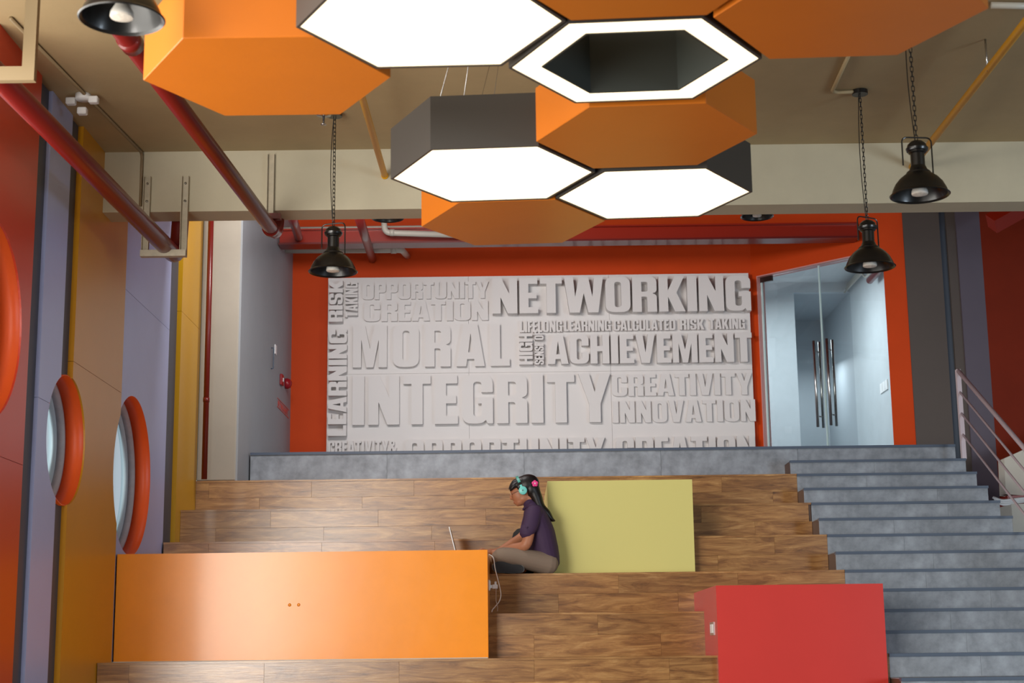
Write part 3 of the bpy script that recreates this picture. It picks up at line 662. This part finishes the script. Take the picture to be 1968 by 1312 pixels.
# conduits on the ceiling and beam
c0 = atZ(20, 35, ZC - .012); c1 = atZ(265, 283, ZC - .012); c1.y = YB - .012
cd = empty('conduit', c0, label='thin tan conduit crossing the ceiling and dropping down the beam', cat='conduit')
tube('conduit_run', bend([c0, c1, Vector((c1.x - .0, YB - .012, ZBB + .04))], .05), .011, mat('tan_conduit', (132, 112, 82), .5), cd, seg=8)
jb = atZ(160, 187, ZC - .02)
j = empty('junction_box', jb, label='white junction box with small lamps on the ceiling conduit at the left', cat='junction box')
lathe('box_body', [(.045, -.02), (.05, -.01), (.05, .02)], jb, PLW, j, 20)
for dx, dy, dz in ((-.08, .01, -.02), (.07, -.01, -.02), (-.01, .03, -.08)): box('lamp_head', (jb.x + dx - .03, jb.x + dx + .03, jb.y + dy - .025, jb.y + dy + .025, jb.z + dz - .025, jb.z + dz + .02), PLW, j, bevel=.006)
lp = atZ(1652, 176, ZC - .014)
tube('conduit', bend([atZ(1632, 105, ZC - .014), atZ(1598, 178, ZC - .014), lp], .06), .013, CEIL, seg=8, label='beige conduit elbow on the ceiling leading to the right pendant lamp', cat='conduit')
tube('conduit', [atZ(1905, 10, ZC - .03), atZ(2010, 12, ZC - .03)], .02, PVC, seg=8, label='grey conduit on the ceiling at the top right corner', cat='conduit')

# ------------------------------------------------------------------ side wall items
def on_side(px, py): return atX(px, py, -2.515)
RT = mat('red_sign_paint', (214, 70, 56), .5)
p0 = on_side(533, 766); p1 = on_side(556, 790)
sg = empty('hydrant_sign', (-2.513, (p0.y + p1.y) / 2, p0.z - .1), label='red outlined HYDRANT lettering on the blue-grey side wall', cat='sign')
zt_, zb_ = on_side(535, 766).z, on_side(535, 784).z
y0, y1 = 16.5, 17.36
boxes('frame_line', [(-2.514, -2.511, y0, y1, zt_ - .008, zt_), (-2.514, -2.511, y0, y1, zb_, zb_ + .008)], RT, sg)
txt = 'HYDRANT'; tot = sum(G[c][0] + .22 for c in txt); sx = (y1 - y0 - .1) / tot; RTH = .75; x = 0
for c in txt:
    me = outline_mesh([[(a * sx, b * (zt_ - zb_ - .04)) for a, b in rnd(l)] for l in G[c][1]], .002); me.materials.append(RT)
    o = bpy.data.objects.new('letter', me); COL.objects.link(o); o.parent = sg
    o.rotation_euler = Matrix(((0, 0, 1), (1, 0, 0), (0, 1, 0))).to_euler(); o.location = Vector((-2.5145, y0 + .05 + x, zb_ + .02)) - wloc(sg); x += (G[c][0] + .22) * sx
p = on_side(548, 737); lathe('alarm_bell', [(.06, 0), (.06, .03), (.045, .06), (.015, .075)], (-2.515, p.y, p.z), mat('alarm_red', (150, 20, 30), .3), axis='x', label='round red alarm bell on the blue-grey side wall', cat='alarm')
p = on_side(539, 730); e = empty('alarm_call_point', (-2.51, p.y, p.z), label='small red square call point beside the alarm bell', cat='alarm')
box('case', (-2.515, -2.485, p.y - .06, p.y + .06, p.z - .06, p.z + .06), mat('alarm_red', (150, 20, 30), .3), e, bevel=.006); box('button', (-2.485, -2.48, p.y - .02, p.y + .02, p.z - .02, p.z + .02), PLW, e)
p = on_side(521, 690); e = empty('cabinet_latch', (-2.51, p.y, p.z - .1), label='flat dark latch handle and white plate on the side wall', cat='handle')
tube('pull', bend([(-2.515, p.y, p.z - .1), (-2.49, p.y, p.z - .1), (-2.49, p.y, p.z + .12), (-2.515, p.y, p.z + .12)], .015), .006, NOSE, e, seg=6)
p = on_side(529, 672); box('plate', (-2.515, -2.505, p.y - .05, p.y + .05, p.z - .05, p.z + .05), PLW, e)

# ------------------------------------------------------------------ person
SKIN = mat('skin', (176, 116, 84), .5); HAIR = mat('black_hair', (18, 14, 13), .42, bump=.12, bscale=160); SHIRT = mat('purple_shirt', (62, 40, 72), .75, bump=.15, bscale=30)
PANTS = mat('khaki_trousers', (140, 122, 106), .8, bump=.25, bscale=22); SHOE = mat('dark_shoe', (34, 36, 42), .7); SOLE = mat('shoe_sole', (44, 46, 50), .7); TRIM = mat('sole_trim', (180, 180, 176), .6)
TEAL = mat('teal_headphone', (120, 214, 206), .35); TEALD = mat('teal_band', (70, 160, 146), .4); PINKF = mat('pink_clip', (236, 60, 140), .35)
YP0 = 12.57
def cp(cx, cy, Y=YP0): return atY(850 + cx / 4.1, 880 + cy / 4.1, Y)
Yv = (0, 1, 0)
def limb(bm, pts, rs, es=None, seg=20, dense=5):
    P = [Vector(p) for p in pts]; es = es or rs
    out, r2, e2 = [], [], []
    for i in range(len(P) - 1):
        a = P[max(i - 1, 0)]; b = P[i]; c = P[i + 1]; d = P[min(i + 2, len(P) - 1)]
        for k in range(dense):
            t = k / dense
            out.append(.5 * ((2 * b) + (c - a) * t + (2 * a - 5 * b + 4 * c - d) * t * t + (3 * b - a - 3 * c + d) * t ** 3))
            r2.append(rs[i] * (1 - t) + rs[i + 1] * t); e2.append(es[i] * (1 - t) + es[i + 1] * t)
    out.append(P[-1]); r2.append(rs[-1]); e2.append(es[-1])
    # round ends
    t0 = (out[0] - out[1]).normalized(); t1 = (out[-1] - out[-2]).normalized()
    for f, g in ((.5, .866), (.9, .43)):
        out = [P[0] + t0 * rs[0] * f] + out + [P[-1] + t1 * rs[-1] * f]; r2 = [rs[0] * g] + r2 + [rs[-1] * g]; e2 = [es[0] * g] + e2 + [es[-1] * g]
    add_tube(bm, out, r2, seg, True, Yv, e2)
def ellip(bm, c, a, b, h, tilt=0):
    M = Matrix.Translation(c) @ Matrix.Rotation(tilt, 4, 'Y') @ Matrix.Diagonal((a, b, h, 1))
    bmesh.ops.create_uvsphere(bm, u_segments=24, v_segments=16, radius=1, matrix=M)
def sculpt(name, bm, m, parent, vox, smooth=4, **k):
    o = finish(name, bm_mesh(bm), m, parent, **k)
    md = o.modifiers.new('r', 'REMESH'); md.mode = 'VOXEL'; md.voxel_size = vox; md.use_smooth_shade = True
    s = o.modifiers.new('s', 'SMOOTH'); s.factor = .5; s.iterations = smooth
    bpy.context.view_layer.update(); mats = list(o.data.materials); apply_mods(o)
    o.data.materials.clear(); [o.data.materials.append(x) for x in mats]
    return o
seat = tz(2)
pr = empty('person', (cp(800, 905).x, YP0, seat), label='person in a purple shirt and headphones sitting cross-legged typing', cat='person')
TL = -math.radians(24)
bm = bmesh.new()
def yo(d): return YP0 + d
# torso and neck (under the shirt)
limb(bm, [cp(835, 822), cp(800, 720), cp(765, 580), cp(730, 470), cp(712, 400)], [.08, .095, .095, .085, .05], [.14, .12, .135, .14, .08])
limb(bm, [cp(725, 420), cp(700, 350), cp(672, 300)], [.055, .047, .047], [.05, .045, .045])
# head
ellip(bm, cp(648, 232), .098, .074, .095, TL); ellip(bm, cp(605, 288), .066, .058, .088, TL); ellip(bm, cp(612, 340), .042, .045, .036, TL)
ellip(bm, cp(597, 362), .02, .022, .018, TL); ellip(bm, cp(640, 318), .06, .056, .04, TL)
limb(bm, [cp(548, 268), cp(541, 298), cp(543, 319)], [.008, .010, .011], [.007, .009, .014], seg=10)
ellip(bm, cp(571, 346), .014, .022, .006, TL); ellip(bm, cp(578, 356), .013, .02, .006, TL)
ellip(bm, cp(552, 252), .02, .05, .012, TL)
# arms
nearA = [cp(718, 445, yo(-.16)), cp(688, 570, yo(-.19)), cp(655, 685, yo(-.20)), cp(560, 712, yo(-.15)), cp(450, 742, yo(-.09)), cp(400, 745, yo(-.07))]
farA = [cp(705, 440, yo(.15)), cp(668, 560, yo(.2)), cp(632, 620, yo(.21)), cp(550, 675, yo(.16)), cp(450, 728, yo(.10)), cp(410, 735, yo(.08))]
for arm in (nearA, farA): limb(bm, arm, [.036, .044, .042, .04, .027, .024], [.036, .042, .04, .036, .03, .028])
# hands with fingers resting on the keyboard
for s, wr in ((-1, nearA[-1]), (1, farA[-1])):
    pal = wr + Vector((-.055, 0, .004))
    limb(bm, [wr, wr + Vector((-.03, 0, .004)), pal], [.02, .019, .015], [.026, .036, .038], seg=16)
    for i, (dy, ln) in enumerate(((-.028, .062), (-.010, .07), (.009, .066), (.027, .052))):
        a = pal + Vector((-.012, dy, .004)); b = a + Vector((-ln * .5, dy * .15, .012)); c = b + Vector((-ln * .38, 0, -.016)); d = c + Vector((-.010, 0, -.018))
        limb(bm, [a, b, c, d], [.0092, .0088, .008, .0068], seg=10, dense=3)
    th = s * .035
    a = wr + Vector((-.015, -th, -.002)); limb(bm, [a, a + Vector((-.03, -s * .02, -.006)), a + Vector((-.058, -s * .018, -.014))], [.0115, .01, .008], seg=10, dense=3)
# legs (under the trousers)
nearL = [cp(825, 832, yo(-.09)), cp(640, 795, yo(-.17)), cp(455, 770, yo(-.20)), cp(470, 850, yo(-.12)), cp(560, 872, yo(.02)), cp(640, 878, yo(.12))]
farL = [cp(825, 832, yo(.09)), cp(640, 795, yo(.17)), cp(470, 780, yo(.22)), cp(490, 850, yo(.14)), cp(560, 862, yo(-.0)), cp(600, 866, yo(-.12))]
for lg in (nearL, farL): limb(bm, lg, [.07, .06, .045, .04, .035, .028])
body = sculpt('body', bm, SKIN, pr, .0055, 3)
# shirt
bm = bmesh.new()
limb(bm, [cp(832, 808), cp(806, 720), cp(777, 590), cp(738, 480), cp(716, 415), cp(706, 385)], [.098, .112, .112, .102, .082, .06], [.16, .155, .165, .18, .15, .075])
limb(bm, [cp(724, 430, yo(-.13)), cp(700, 520, yo(-.185)), cp(670, 580, yo(-.198))], [.066, .062, .055], [.06, .06, .055])
limb(bm, [cp(708, 430, yo(.13)), cp(680, 525, yo(.19)), cp(664, 562, yo(.21))], [.064, .06, .054], [.06, .06, .055])
limb(bm, [cp(704, 385), cp(690, 358)], [.058, .055], [.062, .056])
shirt = sculpt('shirt', bm, SHIRT, pr, .007, 4)
tube('button', [cp(668, 545, yo(-.262)), cp(668, 545, yo(-.25))], .006, SHIRT, shirt, seg=8)
limb_c = bmesh.new(); limb(limb_c, [cp(668, 568, yo(-.197)), cp(664, 584, yo(-.199))], [.057, .057], [.057, .057], dense=2); sculpt('cuff', limb_c, SHIRT, shirt, .006, 2)
cb = bmesh.new(); limb(cb, [cp(700, 335), cp(668, 375), cp(640, 405)], [.016, .016, .010], [.052, .05, .03]); sculpt('collar', cb, SHIRT, shirt, .006, 2)
# trousers
bm = bmesh.new()
limb(bm, [cp(842, 815), cp(795, 790)], [.085, .09], [.15, .14])
limb(bm, nearL[:5], [.092, .078, .062, .048, .044], [.09, .08, .06, .05, .045]); limb(bm, farL[:5], [.09, .076, .06, .046, .042], [.09, .08, .06, .05, .045])
pants = sculpt('trousers', bm, PANTS, pr, .007, 3)
# keep clothing above the seat
for o in (body, shirt, pants):
    zmin = seat + .002 - wloc(o).z
    for v in o.data.vertices:
        if v.co.z < zmin: v.co.z = zmin
# shoes: near one shows its sole to the viewer
sole_c = [(392, 862), (398, 838), (414, 822), (440, 814), (478, 815), (512, 826), (545, 837), (585, 838), (620, 842), (640, 856), (645, 878), (634, 897), (605, 903), (440, 903), (410, 892)]
def shoe(dy, label, flip=1):
    e = empty('shoe', cp(520, 903, yo(dy)), label=label); e.parent = pr; e.location = cp(520, 903, yo(dy)) - wloc(pr)
    for nm, y0, y1, sc, m in (('sole', 0, .018, 1, SOLE), ('sole_trim', .018, .026, 1.03, TRIM), ('upper', .026, .075, .95, SHOE)):
        pts = [cp(518 + (a - 518) * sc, 870 + (b - 870) * sc, yo(dy)) for a, b in sole_c]
        me = outline_mesh([rnd([(p.x, p.z, .012) for p in pts], 4)], y1 - y0)
        me.transform(Matrix(((1, 0, 0, 0), (0, 0, 1, yo(dy) + (y0 if flip > 0 else -y1)), (0, 1, 0, 0), (0, 0, 0, 1))))
        o = finish(nm, me, m, e)
        zm = seat + .001 - wloc(o).z
        for v in o.data.vertices: v.co.z = max(v.co.z, zm)
shoe(-.245, 'dark shoe with its sole turned to the viewer'); shoe(.24, 'dark shoe tucked under the other leg', -1)
# hair
bm = bmesh.new()
ellip(bm, cp(664, 214), .106, .083, .086, TL); ellip(bm, cp(700, 245), .07, .08, .085, TL)
limb(bm, [cp(625, 165), cp(565, 195), cp(528, 243)], [.024, .022, .007], [.055, .058, .05])
limb(bm, [cp(600, 190, yo(-.035)), cp(560, 225, yo(-.05)), cp(536, 258, yo(-.045))], [.022, .02, .006], [.03, .024, .012])
limb(bm, [cp(640, 195, yo(-.05)), cp(610, 225, yo(-.062)), cp(606, 246, yo(-.062))], [.045, .03, .01], [.025, .018, .01])
limb(bm, [cp(705, 235), cp(738, 310), cp(770, 385), cp(822, 438), cp(858, 480), cp(888, 494)], [.058, .052, .042, .036, .022, .005], [.078, .07, .06, .05, .036, .012])
hair = sculpt('hair', bm, HAIR, pr, .006, 3)
# hair clip flower
fc = cp(730, 200, yo(-.086)); fe = empty('hair_clip', fc, label='pink flower hair clip'); fe.parent = pr; fe.location = fc - wloc(pr)
for i in range(5):
    a = math.radians(72 * i + 20); bm = bmesh.new(); ellip(bm, fc + Vector((.014 * math.cos(a), 0, .014 * math.sin(a))), .013, .007, .013); finish('petal', bm_mesh(bm), PINKF, fe, smooth=True)
bm = bmesh.new(); ellip(bm, fc + Vector((0, -.006, 0)), .006, .004, .006); finish('flower_centre', bm_mesh(bm), PLW, fe, smooth=True)
# face details
bm = bmesh.new(); ellip(bm, cp(558, 284, yo(-.033)), .008, .006, .006); finish('eye', bm_mesh(bm), BLK, body, smooth=True)
bm = bmesh.new(); ellip(bm, cp(558, 284, yo(.033)), .008, .006, .006); finish('eye', bm_mesh(bm), BLK, body, smooth=True)
bm = bmesh.new(); ellip(bm, cp(570, 351), .0105, .018, .004, TL); finish('lips', bm_mesh(bm), mat('lips', (150, 70, 62), .5), body, smooth=True)
# glasses
ge = empty('glasses', cp(545, 290), label='thin metal spectacles worn under the headphones', cat='glasses'); GM = mat('spectacle_frame', (200, 178, 160), .25, metal=.7)
for s in (-1, 1):
    c = cp(545, 292, yo(.034 * s)); bm = bmesh.new()
    add_tube(bm, [c + Vector((.012 * math.sin(TL) * math.sin(a) * 1.2 - .004 * abs(math.cos(a)), .024 * math.cos(a), .018 * math.sin(a))) for a in [2 * math.pi * k / 20 for k in range(21)]], .0016, 6, cap=False); finish('rim', bm_mesh(bm), GM, ge, smooth=True)
    tube('temple', [c + Vector((.002, .024 * s, .008)), cp(605, 252, yo(.074 * s)), cp(640, 245, yo(.076 * s))], .0017, GM, ge, seg=6)
tube('bridge', [cp(541, 288, yo(-.01)), cp(541, 288, yo(.01))], .0015, GM, ge, seg=6)
# headphones
hp = empty('headphones', cp(635, 265), label='turquoise on-ear headphones worn over black hair', cat='headphones')
upv = (cp(588, 150) - cp(635, 265)); hgt = upv.length; upv.normalize(); cen = cp(635, 265)
fwd = Vector((0, 1, 0)).cross(upv)
def bandpt(a, k=1): return cen + upv * (hgt * math.sin(a)) * k + Vector((0, .092 * math.cos(a) * k, 0))
def band(name, a0, a1, w, m, k=1):
    bm = bmesh.new(); n = 24; prev = None
    for i in range(n + 1):
        a = math.radians(a0 + (a1 - a0) * i / n); ring = [bm.verts.new(bandpt(a, kk) + fwd * ww) for kk, ww in ((k, -w / 2), (k, w / 2), (k + .06, w / 2), (k + .06, -w / 2))]
        if prev:
            for j in range(4): bm.faces.new((prev[j], prev[(j + 1) % 4], ring[(j + 1) % 4], ring[j]))
        else: bm.faces.new(ring[::-1])
        prev = ring
    bm.faces.new(prev); return finish(name, bm_mesh(bm), m, hp)
band('headband', 33, 147, .021, TEALD)
for s, a0, a1 in ((-1, 147, 158), (1, 22, 33)): band('hinge', a0, a1, .019, BLK)
for s, a0, a1 in ((-1, 158, 180), (1, 0, 22)): band('yoke', a0, a1, .018, TEAL)
for s in (-1, 1):
    y = YP0 + .078 * s
    lathe('ear_pad', [(.028, 0), (.031, .008 * s), (.030, .016 * s)], (cen.x, y, cen.z), mat('pad_grey', (90, 100, 104), .7), hp, 32, 'y')
    cup = lathe('ear_cup', [(.032, .014 * s), (.034, .02 * s), (.033, .028 * s), (.028, .032 * s)], (cen.x, y, cen.z), TEAL, hp, 32, 'y')
    if s < 0:
        x = 0
        for ch in 'JBL':
            me = outline_mesh([[(a * .011, b * .009) for a, b in rnd(l)] for l in G[ch][1]], .001); me.materials.append(NOSE)
            o = bpy.data.objects.new('logo_letter', me); COL.objects.link(o); o.parent = cup; o.rotation_euler = Matrix(((1, 0, 0), (0, 0, -1), (0, 1, 0))).to_euler()
            o.location = Vector((cen.x - .0085 + x, y - .0322, cen.z - .003)) - wloc(cup); x += (G[ch][0] + .06) * .011
# ------------------------------------------------------------------ laptop, bag, charger
lpz = zo; lx1 = cp(305, 730, 12.55).x; hx = cp(118, 735, 12.55).x
lt = empty('laptop', ((lx1 + hx) / 2, 12.57, lpz), label='open silver laptop on top of the orange box', cat='laptop')
SIL = mat('laptop_aluminium', (196, 196, 198), .3, metal=.6)
box('base', (hx, lx1 + .0, 12.40, 12.74, lpz, lpz + .014), SIL, lt, bevel=.003); box('keyboard', (hx + .03, hx + .13, 12.43, 12.71, lpz + .0142, lpz + .0155), mat('keys', (40, 40, 44), .6), lt)
pt = cp(60, 553, 12.55); d = Vector((pt.x - hx, 0, pt.z - lpz - .014)); nrm = Vector((d.z, 0, -d.x)).normalized()
def slab(y0, y1, t0, t1, f0, f1):
    o = Vector((hx, 0, lpz + .014)); bm = bmesh.new(); P = []
    for f in (f0, f1):
        for y, t in ((y0, t0), (y1, t0), (y1, t1), (y0, t1)):
            v = o + d * f + nrm * t; P.append((v.x, y, v.z))
    hexa(bm, P); return bm_mesh(bm)
sc = finish('screen_lid', slab(12.40, 12.74, -.004, .003, 0, 1), SIL, lt); finish('display', slab(12.41, 12.73, .003, .0042, .05, .96), mat('display_dark', (30, 34, 44), .2), sc)
# backpack
bp_ = empty('backpack', cp(640, 905, 12.84), label='black backpack standing behind the seated person', cat='backpack')
BAG = mat('black_nylon', (30, 29, 30), .8, bump=.3, bscale=40)
bm = bmesh.new(); limb(bm, [cp(645, 850, 12.85), cp(634, 740, 12.85), cp(628, 625, 12.86)], [.1, .1, .082], [.05, .05, .045]); bag = sculpt('bag_body', bm, BAG, bp_, .008, 3)
bm = bmesh.new(); limb(bm, [cp(600, 840, 12.81), cp(590, 740, 12.81)], [.05, .048], [.03, .03]); sculpt('front_pocket', bm, BAG, bp_, .008, 3)
for o in bp_.children:
    zm = seat + .002 - wloc(o).z
    for v in o.data.vertices: v.co.z = max(v.co.z, zm)
# socket and charger on the orange box
sk = empty('wall_socket', (-.19, 11.9, cp(370, 1045, 11.9).z), label='white power socket on the end of the orange box', cat='socket')
pa, pb = cp(366, 1045, 11.9), cp(376, 960, 11.9)
box('plate', (-.197, -.187, 11.86, 11.95, pa.z, pb.z), PLW, sk, bevel=.002); box('socket_face', (-.187, -.184, 11.875, 11.935, pa.z + .01, pb.z - .01), PLW, sk)
ch = empty('charger', (-.16, 11.9, cp(410, 1030, 11.9).z), label='white plug-in charger in the socket of the orange box', cat='charger')
pa, pb = cp(395, 1030, 11.9), cp(436, 996, 11.9); box('adapter', (pa.x, pb.x, 11.88, 11.92, pa.z, pb.z), PLW, ch, bevel=.003)
pa, pb = cp(376, 1025, 11.9), cp(396, 1000, 11.9); box('plug', (-.184, pb.x, 11.885, 11.915, pa.z, pb.z), PLW, ch, bevel=.002)
pa, pb = cp(411, 997, 11.9), cp(427, 972, 11.9); box('connector', (pa.x, pb.x, 11.89, 11.91, pa.z, pb.z), PLW, ch, bevel=.002)
def smooth_curve(pts, n=8):
    P = [Vector(p) for p in pts]; out = []
    for i in range(len(P) - 1):
        a = P[max(i - 1, 0)]; b = P[i]; c = P[i + 1]; d = P[min(i + 2, len(P) - 1)]
        for k in range(n):
            t = k / n; out.append(.5 * ((2 * b) + (c - a) * t + (2 * a - 5 * b + 4 * c - d) * t * t + (3 * b - a - 3 * c + d) * t ** 3))
    return out + [P[-1]]
CAB = mat('white_cable', (226, 220, 212), .5)
tube('power_cable', smooth_curve([cp(350, 758, 12.36), cp(380, 764, 12.3), cp(404, 792, 12.25), cp(416, 870, 12.2), cp(436, 950, 12.1), cp(460, 1060, 12.05), cp(452, 1120, 12.0), cp(420, 1165, 12.0), cp(394, 1195, 12.0), cp(390, 1212, 12.0)]), .0042, CAB, seg=8, label='white cable hanging from the laptop over the tier edge', cat='cable')
tube('power_cable', smooth_curve([cp(424, 1030, 11.9), cp(424, 1120, 11.95), cp(432, 1155, 11.97), cp(436, 1175, 11.98), cp(434, 1206, 12.0)]), .002, CAB, seg=6, label='thin white lead dangling below the plug-in charger', cat='cable')
